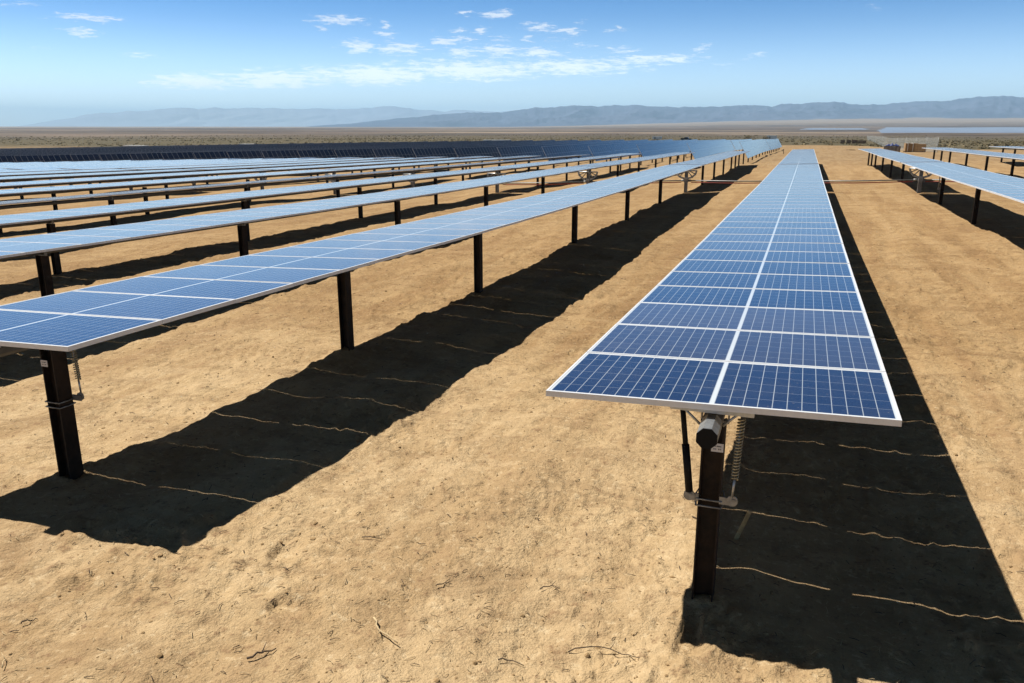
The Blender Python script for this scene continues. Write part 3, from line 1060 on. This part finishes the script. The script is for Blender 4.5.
# ------------------------------------------------------------------ fence, pallets and small things beyond the rows
def alpha_mesh(name, col, fac, scale):
    m = bpy.data.materials.new(name)
    m.use_nodes = True
    T = NT(m.node_tree)
    t = T.n('ShaderNodeTexCoord')
    d = T.n('ShaderNodeBsdfPrincipled', i_Roughness=0.6, i_Metallic=0.2)
    nz = T.noise(t.outputs['Object'], scale, 3.0, 0.6)
    T.put(d.inputs['Base Color'], T.mix(nz, (*col, 1), tuple(q * .75 for q in col) + (1,)))
    tr = T.n('ShaderNodeBsdfTransparent')
    mx = T.n('ShaderNodeMixShader')
    s = T.n('ShaderNodeSeparateXYZ')
    T.put(s.inputs[0], t.outputs['Object'])
    # diamond wire mesh: two families of wires
    hxy = T.m('ADD', s.outputs[0], s.outputs[1])
    w1 = T.m('FRACT', T.m('MULTIPLY', T.m('ADD', hxy, s.outputs[2]), 14.0))
    w2 = T.m('FRACT', T.m('MULTIPLY', T.m('SUBTRACT', hxy, s.outputs[2]), 14.0))
    wires = T.m('MAXIMUM', T.m('LESS_THAN', w1, fac), T.m('LESS_THAN', w2, fac))
    T.put(mx.inputs[0], wires)
    T.t.links.new(tr.outputs[0], mx.inputs[1])
    T.t.links.new(d.outputs[0], mx.inputs[2])
    o = T.n('ShaderNodeOutputMaterial')
    T.t.links.new(mx.outputs[0], o.inputs[0])
    return m


M_MESH = alpha_mesh("chain_link_wire", (0.36, 0.37, 0.35), 0.30, 2.0)


def fence(label, P, Q, n, h=2.3):
    P, Q = Vector(P), Vector(Q)
    root = empty("chain_link_fence", tuple(P))
    tag(root, label, "fence", "chain link fence runs")
    mb = MB()
    bot, top = [], []
    for k in range(n + 1):
        q = P.lerp(Q, k / n)
        g_ = g1(q.x, q.y)
        bot.append(Vector((q.x, q.y, g_ + 0.05)))
        top.append(Vector((q.x, q.y, g_ + h)))
        pb = MB()
        pb.tube([(q.x, q.y, g_ - .3), (q.x, q.y, g_ + h + 0.08)], 0.035, 8)
        rel(root, pb).build("fence_post", M_GALV_D, root)
    m2 = MB()
    m2.add(bot + top, [(k, k + 1, k + n + 2, k + n + 1) for k in range(n)])
    rel(root, m2).build("wire_mesh", M_MESH, root)
    mb.tube(top, 0.025, 6)
    rel(root, mb).build("top_rail", M_GALV_D, root)


fa, fb = on_ground(888, 150), on_ground(937, 152.5)
fence("grey chain link fence run standing behind the pallets at right", (fa[0], fa[1], 0), (fb[0], fb[1], 0), 5, 2.3)
fc = on_ground(867, 139.5)
fence("grey chain link fence run going off into the scrub from the pallets", (fa[0], fa[1], 0), (fc[0], fc[1], 0), 8, 2.3)


def pallet(root, w, d, name="pallet"):
    mb = MB()
    for k in range(5):
        mb.box((-w / 2 + 0.06 + k * (w - .12) / 4, 0, 0.125), (0.10, d, 0.022))
    for s in (-1, 0, 1):
        mb.box((0, s * (d / 2 - .05), 0.063), (w, 0.09, 0.10))
    return mb.build(name, M_DARKWOOD, root)


def stack(px, py, label, w, h, kind, group, name):
    g_ = on_ground(px, py)
    root = empty(name, (g_[0], g_[1], g1(g_[0], g_[1])))
    root.rotation_euler = (0, 0, random.uniform(-.25, .25))
    tag(root, label, "pallet" if name == "pallet_stack" else "crate", group)
    if kind == 'boards':
        n = int(h / 0.15)
        for k in range(n):
            p_ = pallet(root, w * random.uniform(.95, 1.0), 1.1)
            p_.location = (random.uniform(-.03, .03), random.uniform(-.03, .03), k * 0.148)
    else:
        pallet(root, w, 1.1)
        mb = MB()
        cols = 3
        for a in range(cols):
            mb.box((-w / 2 + (a + .5) * w / cols, 0, 0.136 + (h - .14) / 2), (w / cols - 0.02, 1.05, h - .14 - random.uniform(0, .06)))
        mb.build("carton", M_CARD, root)
        if kind == 'strap':
            mb = MB()
            for a in (-.3, .12):
                mb.box((a * w, 0, 0.136 + (h - .14) / 2), (0.10, 1.075, h - .10))
            mb.build("strap", M_WHITE, root)
    return root, g_


root, g_ = stack(891.5, 152.5, "dark wooden pallet stack with a blue cover, beside the fence", 2.6, 1.15, 'boards', "pallets by the fence", "pallet_stack")
mb = MB()
nx_, ny_ = 12, 6
vs = [(-1.0 + 2.0 * a / nx_, -.6 + 1.2 * b / ny_, 1.10 + 0.35 * math.sin(math.pi * a / nx_) * (0.5 + 0.5 * math.sin(3 + a * 1.9)) + 0.12 * math.sin(b * 1.7 + a)) for b in range(ny_ + 1) for a in range(nx_ + 1)]
fs = [(b * (nx_ + 1) + a, b * (nx_ + 1) + a + 1, (b + 1) * (nx_ + 1) + a + 1, (b + 1) * (nx_ + 1) + a) for b in range(ny_) for a in range(nx_)]
k = len(vs)
vs2 = [(x_, y_, 1.06) for x_, y_, z_ in vs]
ring = [a for a in range(nx_)] + [nx_ + b * (nx_ + 1) for b in range(ny_)] + [ny_ * (nx_ + 1) + a for a in range(nx_, 0, -1)] + [b * (nx_ + 1) for b in range(ny_, 0, -1)]
fs += [(ring[i], k + ring[i], k + ring[(i + 1) % len(ring)], ring[(i + 1) % len(ring)]) for i in range(len(ring))]
mb.add(vs + vs2, fs, smooth=True)
mb.build("blue_cover", M_BLUE, root)
stack(910, 152.0, "brown cartons with white straps on a pallet before the fence", 1.9, 1.45, 'strap', "pallets by the fence", "carton_pallet")
stack(920, 152.0, "brown cartons without straps on a pallet before the fence", 1.5, 1.3, 'plain', "pallets by the fence", "carton_pallet")
for px, h_, w_, lab in ((842.5, 1.2, 1.3, "leftmost small stack of dark pallets at the far edge of the sand"), (848.5, 1.25, 1.3, "middle small stack of dark pallets at the far edge of the sand"),
                        (854.5, 1.2, 1.6, "third small stack of dark pallets at the far edge of the sand"), (862, 1.05, 2.4, "widest dark pallet stack at the far edge of the sand")):
    stack(px, 143.6, lab, w_, h_, 'boards', "distant pallet stacks", "pallet_stack")

# short marker post at the end of the sand lane
g_ = on_ground(783.3, 154)
root = empty("marker_post", (g_[0], g_[1], g1(g_[0], g_[1])))
tag(root, "short dark marker post standing alone on the sand beside the tilted rows", "post")
mb = MB()
mb.box((0, 0, 0.36), (0.09, 0.09, 0.74))
mb.build("shaft", M_STEEL, root)
mb = MB()
mb.box((0, 0, 0.75), (0.12, 0.12, 0.04))
mb.build("cap", M_BLACK, root)

# wooden stake in the shade behind the front post
g_ = on_ground(736.5, 540)
root = empty("wooden_stake", (g_[0], g_[1], g1(g_[0], g_[1])))
tag(root, "thin wooden stake leaning in the shade behind the front centre post", "stake")
mb = MB()
mb.box((0.035, 0.0, 0.115), (0.028, 0.022, 0.26), Matrix.Rotation(0.33, 3, 'Y'))
mb.build("shaft", M_WOOD, root)
mb = MB()
mb.box((0.079, 0.0, 0.243), (0.026, 0.024, 0.02), Matrix.Rotation(0.33, 3, 'Y'))
mb.build("head", M_STRAW, root)

# board lying on the sand by the far pallets
g_ = on_ground(851, 150.3)
mb = MB()
mb.box((0, 0, 0.05), (1.7, 0.25, 0.05), Matrix.Rotation(0.05, 3, 'Y'))
mb.box((0.2, 0.2, 0.10), (1.1, 0.2, 0.05), Matrix.Rotation(-0.2, 3, 'Z'))
tag(mb.build("scrap_boards", M_DARKWOOD, loc=(g_[0], g_[1], g1(g_[0], g_[1]))), "small heap of dark scrap boards lying on the sand lane", "boards")


def shed(px, py, label, w, d, h, rz=0.0, name="equipment_shed"):
    dd = ray(px, py)
    g_ = on_ground(px, py)
    root = empty(name, (g_[0], g_[1], g1(g_[0], g_[1])))
    root.rotation_euler = (0, 0, rz)
    tag(root, label, "shed", "white sheds beyond the panels")
    mb = MB()
    mb.box((0, 0, h / 2), (w, d, h))
    mb.build("body", M_WHITE, root)
    mb = MB()
    mb.box((0, 0, h + 0.06), (w + .2, d + .2, 0.12))
    mb.build("roof", M_WHITE, root)
    mb = MB()
    mb.box((-w * .2, -d / 2 - .02, h * .42), (0.9, .04, h * .8))
    mb.build("door", M_GALV_D, root)


shed(657, 139.3, "white equipment shed beyond the panels near the middle", 5.5, 2.6, 1.7)
shed(771.5, 139.8, "white equipment shed beside the bushes at the end of the tilted rows", 5.5, 2.6, 2.3)
shed(248, 146.5, "small white equipment shed behind the dark rows at left", 6, 2.6, 0.9)
shed(136, 148.0, "long low white equipment shed behind the dark rows at far left", 10, 2.8, 0.9)
shed(497, 142.0, "long low white equipment shed behind the dark rows left of centre", 13, 2.8, 0.9)

# dark pickup parked beyond the rows
g_ = on_ground(686, 140.6)
root = empty("pickup_truck", (g_[0], g_[1], g1(g_[0], g_[1])))
tag(root, "dark pickup truck parked beyond the tilted panel rows", "truck")
mb = MB()
mb.box((0, 0, 0.75), (5.2, 1.8, 0.55))
mb.box((-1.7, 0, 1.1), (1.7, 1.75, 0.18))
mb.build("body", M_BLACK, root)
mb = MB()
mb.add([(-.9, -.8, 1.02), (1.3, -.8, 1.02), (.8, -.72, 1.65), (-.7, -.72, 1.65), (-.9, .8, 1.02), (1.3, .8, 1.02), (.8, .72, 1.65), (-.7, .72, 1.65)],
       [(0, 1, 2, 3), (5, 4, 7, 6), (1, 5, 6, 2), (4, 0, 3, 7), (3, 2, 6, 7)])
mb.build("cab", M_GLASSD, root)
for sx in (-1.65, 1.6):
    for sy in (-.85, .85):
        mb = MB()
        mb.tube([(sx, sy - .1, .37), (sx, sy + .1, .37)], 0.37, 14)
        mb.build("wheel", M_TYRE, root)

# ------------------------------------------------------------------ bushes and scrub
def leaf_clump(mb, c, rx, rz, n, size):
    for _ in range(n):
        a, b_ = random.uniform(0, 2 * math.pi), random.uniform(-0.25, 1.0)
        rr = random.uniform(0.35, 1.0) ** 0.6
        p = Vector((c[0] + rx * rr * math.cos(a) * math.sqrt(max(0.05, 1 - b_ * b_)), c[1] + rx * rr * math.sin(a) * math.sqrt(max(0.05, 1 - b_ * b_)), c[2] + rz * (0.45 + 0.55 * b_ * rr)))
        d1 = Vector((random.gauss(0, 1), random.gauss(0, 1), random.gauss(0, .7))).normalized()
        d2 = d1.cross(Vector((random.gauss(0, 1), random.gauss(0, 1), random.gauss(0, 1)))).normalized()
        s = size * random.uniform(.6, 1.3)
        mb.add([p - d1 * s, p + d2 * s * .5, p + d1 * s, p - d2 * s * .5], [(0, 1, 2, 3)])


def bush(px, py, label, rx, rz):
    g_ = on_ground(px, py)
    root = empty("bush", (g_[0], g_[1], g1(g_[0], g_[1])))
    tag(root, label, "bush", "bushes at the end of the tilted rows")
    mb = MB()
    for _ in range(7):
        a = random.uniform(0, 2 * math.pi)
        leaf_clump(mb, (rx * .55 * math.cos(a), rx * .55 * math.sin(a), random.uniform(0, rz * .45)), rx * .6, rz * .6, 110, .13)
    mb.build("foliage", M_LEAF, root)
    mb = MB()
    for _ in range(5):
        a = random.uniform(0, 2 * math.pi)
        mb.tube([(0, 0, -.1), (.3 * rx * math.cos(a), .3 * rx * math.sin(a), rz * .4), (.6 * rx * math.cos(a), .6 * rx * math.sin(a), rz * .8)], [.06, .04, .015], 6)
    mb.build("stem", M_TWIG, root)


bush(749, 142.6, "large dusty bush rising behind the end of the tilted rows", 2.2, 2.9)
bush(766, 141.6, "small dusty bush beside the white shed at the end of the tilted rows", 1.4, 2.3)

mb = MB()
cnt = 0
while cnt < 4200:
    a = random.uniform(-0.62, 0.66) - YAW
    r = 150 * (900 / 150) ** (random.random() ** 0.85)
    x_, y_ = r * math.sin(a), r * math.cos(a)
    lim = 252 if x_ < 4 else (168 if x_ > 26 else 252 - 84 * (x_ - 4) / 22)
    if y_ < lim + 6 or (x_ < -2 and y_ < 200):
        continue
    if vnoise(np.array([x_ / 40.]), np.array([y_ / 40.]), 5)[0] < random.uniform(-.5, .3):
        continue
    cnt += 1
    s = random.uniform(.25, .6) if r > 300 or x_ < 0 else random.uniform(.3, .9)
    zz = float(ground(np.array([x_]), np.array([y_]), False)[0])
    leaf_clump(mb, (x_, y_, zz - .05), s * 1.4, s * random.uniform(.35, .7), 14 if r < 400 else 8, .22 + r / 4000)
tag(mb.build("scrub", M_LEAF), kind='stuff')

# ------------------------------------------------------------------ far solar farm and buildings on the plain
def far_field(pxa, pxb, pya, pyb, label, rows, hgt=2.5):
    corners = [on_ground(pxa, pyb), on_ground(pxb, pyb)]
    root = empty("distant_solar_array", tuple(corners[0]))
    tag(root, label, "solar array", "pale solar arrays far out on the plain")
    for k in range(rows):
        f = k / max(1, rows - 1)
        q = pyb + (pya - pyb) * f
        A, B = on_ground(pxa + 6 * f, q), on_ground(pxb, q)
        A, B = Vector(A), Vector(B)
        mb = MB()
        n = 14
        d = (B - A)
        nrm = Vector((d.y, -d.x, 0)).normalized()
        if nrm.dot(A) > 0:
            nrm = -nrm
        vs = []
        for i in range(n + 1):
            p = A + d * (i / n)
            z_ = float(ground(np.array([p.x]), np.array([p.y]), False)[0])
            dp = 9.0 + 12 * f
            vs += [Vector((p.x, p.y, z_ + hgt)) + nrm * dp, Vector((p.x, p.y, z_ + hgt + 1.2 + 1.3 * f)) - nrm * dp, Vector((p.x, p.y, z_ + hgt - .1)) + nrm * dp, Vector((p.x, p.y, z_ + hgt + 1.1 + 1.3 * f)) - nrm * dp]
        fs = []
        for i in range(n):
            b_ = i * 4
            fs += [(b_, b_ + 1, b_ + 5, b_ + 4), (b_ + 2, b_ + 6, b_ + 7, b_ + 3), (b_, b_ + 4, b_ + 6, b_ + 2), (b_ + 1, b_ + 3, b_ + 7, b_ + 5)]
        fs += [(0, 2, 3, 1), (n * 4, n * 4 + 1, n * 4 + 3, n * 4 + 2)]
        mb.add(vs, fs)
        rel(root, mb).build("panel_band", M_FARP, root)


M_FARP = bpy.data.materials.new("distant_blue_panels")
M_FARP.use_nodes = True
T = NT(M_FARP.node_tree)
b = T.n('ShaderNodeBsdfPrincipled', i_Roughness=0.5)
b.inputs['Base Color'].default_value = (0.10, 0.16, 0.28, 1)
b.inputs['Coat Weight'].default_value = 0.3
t = T.n('ShaderNodeTexCoord')
T.put(b.inputs['Base Color'], T.mix(T.noise(t.outputs['Object'], 0.02, 3.0), (0.15, 0.18, 0.23, 1), (0.26, 0.29, 0.33, 1)))
o = T.n('ShaderNodeOutputMaterial')
T.t.links.new(b.outputs[0], o.inputs[0])
far_field(880, 1090, 129.0, 135.5, "broad pale blue solar array far out on the plain at right", 12)
far_field(800, 866, 130.3, 130.9, "thin whitish solar array far out on the plain behind the sand lane", 2)

# ------------------------------------------------------------------ litter on the sand
def twig(pts, label, r=0.006, mt=None):
    r *= 0.7
    w = [on_ground(px, py) for px, py in pts]
    o = w[0]
    pp = []
    for q in w:
        pp.append(Vector((q[0], q[1], g1(q[0], q[1]) + r * 0.8 + random.uniform(0, 0.02))))
    mb = MB()
    fine = [pp[0]]
    for a, b_ in zip(pp[:-1], pp[1:]):
        for f in (.33, .66, 1):
            q = a.lerp(b_, f)
            if f < 1:
                q += Vector((random.uniform(-.012, .012), random.uniform(-.012, .012), random.uniform(0, .012)))
            fine.append(q)
    rs = [r * (1 - 0.6 * i / len(fine)) for i in range(len(fine))]
    mb.tube(fine, rs, 6)
    k = len(fine) // 2
    s = fine[k]
    mb.tube([s, s + (fine[-1] - fine[0]).normalized() * .05 + Vector((random.uniform(-.05, .05), random.uniform(-.05, .05), .02))], [r * .6, r * .25], 5)
    mb.v = [(a - o[0], b_ - o[1], c_ - o[2]) for a, b_, c_ in mb.v]
    tag(mb.build("twig", mt or M_TWIG, loc=tuple(o)), label, "twig", "dry twigs on the sand")


twig([(247, 661), (262, 655), (276, 648)], "straight dark twig on the sand near the bottom edge, left of centre", .010)
twig([(374, 620), (380, 633), (398, 646)], "pale bent twig on the sand below the middle of the photo", .010, M_STRAW)
twig([(22, 627), (30, 622), (38, 620)], "short dark crossed twig on the sand at bottom left", .007)
twig([(3, 672), (7, 662)], "pale splinter standing up in the bottom left corner", .006, M_STRAW)
twig([(568, 654), (590, 652), (622, 657), (640, 661)], "long thin dark twig on the sand left of the front post's shadow", .006)
twig([(498, 664), (510, 663), (524, 668)], "thin bent twig at the bottom edge below centre", .006)
twig([(436, 588), (444, 584), (452, 586)], "small hooked dark twig on the bare sand near the middle", .006)
twig([(540, 592), (552, 590), (560, 594)], "small dark twig lying flat on the sand right of centre", .006)
twig([(692, 518), (700, 524)], "short dark stick on the sand just left of the front post", .007)
twig([(362, 541), (382, 541)], "thin straight twig on the sand under the left row's shadow tip", .006)

ICO_V = [Vector(q).normalized() for q in [(0, 1, 1.618), (0, -1, 1.618), (0, 1, -1.618), (0, -1, -1.618), (1, 1.618, 0), (-1, 1.618, 0), (1, -1.618, 0), (-1, -1.618, 0), (1.618, 0, 1), (-1.618, 0, 1), (1.618, 0, -1), (-1.618, 0, -1)]]
ICO_F = [(0, 1, 8), (0, 9, 1), (0, 5, 9), (0, 4, 5), (0, 8, 4), (1, 7, 6), (1, 6, 8), (1, 9, 7), (2, 3, 11), (2, 10, 3), (2, 11, 5), (2, 5, 4), (2, 4, 10), (3, 6, 7), (3, 7, 11), (3, 10, 6), (8, 6, 10), (8, 10, 4), (9, 5, 11), (9, 11, 7)]
mb = MB()
N = 3600
rr = 2.6 * (26 / 2.6) ** (rng.random(N) ** 0.8)
aa = (rng.random(N) - 0.5) * 1.3 - YAW
px_, py_ = rr * np.sin(aa), rr * np.cos(aa)
pz_ = ground(px_, py_)
for x_, y_, z_, r_ in zip(px_, py_, pz_, rr):
    s = random.uniform(.003, .009) * (1 if random.random() < .9 else 2.0) * (1 + r_ / 30)
    sc = Vector((random.uniform(.7, 1.3), random.uniform(.7, 1.3), random.uniform(.4, .8)))
    mb.add([Vector((x_ + q.x * s * sc.x * random.uniform(.8, 1.2), y_ + q.y * s * sc.y * random.uniform(.8, 1.2), z_ + q.z * s * sc.z + s * .1)) for q in ICO_V], ICO_F)
tag(mb.build("earth_clods", M_CLOD), kind='stuff')

for nm, mt, N, w in (("straw_litter", M_STRAW, 1500, .0016), ("twig_litter", M_TWIG, 800, .0017)):
    mb = MB()
    rr = 2.6 * (22 / 2.6) ** (rng.random(N) ** 0.85)
    aa = (rng.random(N) - 0.5) * 1.3 - YAW
    px_, py_ = rr * np.sin(aa), rr * np.cos(aa)
    pz_ = ground(px_, py_)
    for x_, y_, z_, r_ in zip(px_, py_, pz_, rr):
        L = random.uniform(.015, .07)
        a = random.uniform(0, 2 * math.pi)
        d = Vector((math.cos(a), math.sin(a), random.uniform(-.1, .35))) * L / 2
        p = Vector((x_, y_, z_ + .006))
        mb.tube([p - d, p + Vector((random.uniform(-.006, .006), random.uniform(-.006, .006), .006)), p + d], w * (1 + r_ / 12), 4, cap=False)
    tag(mb.build(nm, mt), kind='stuff')
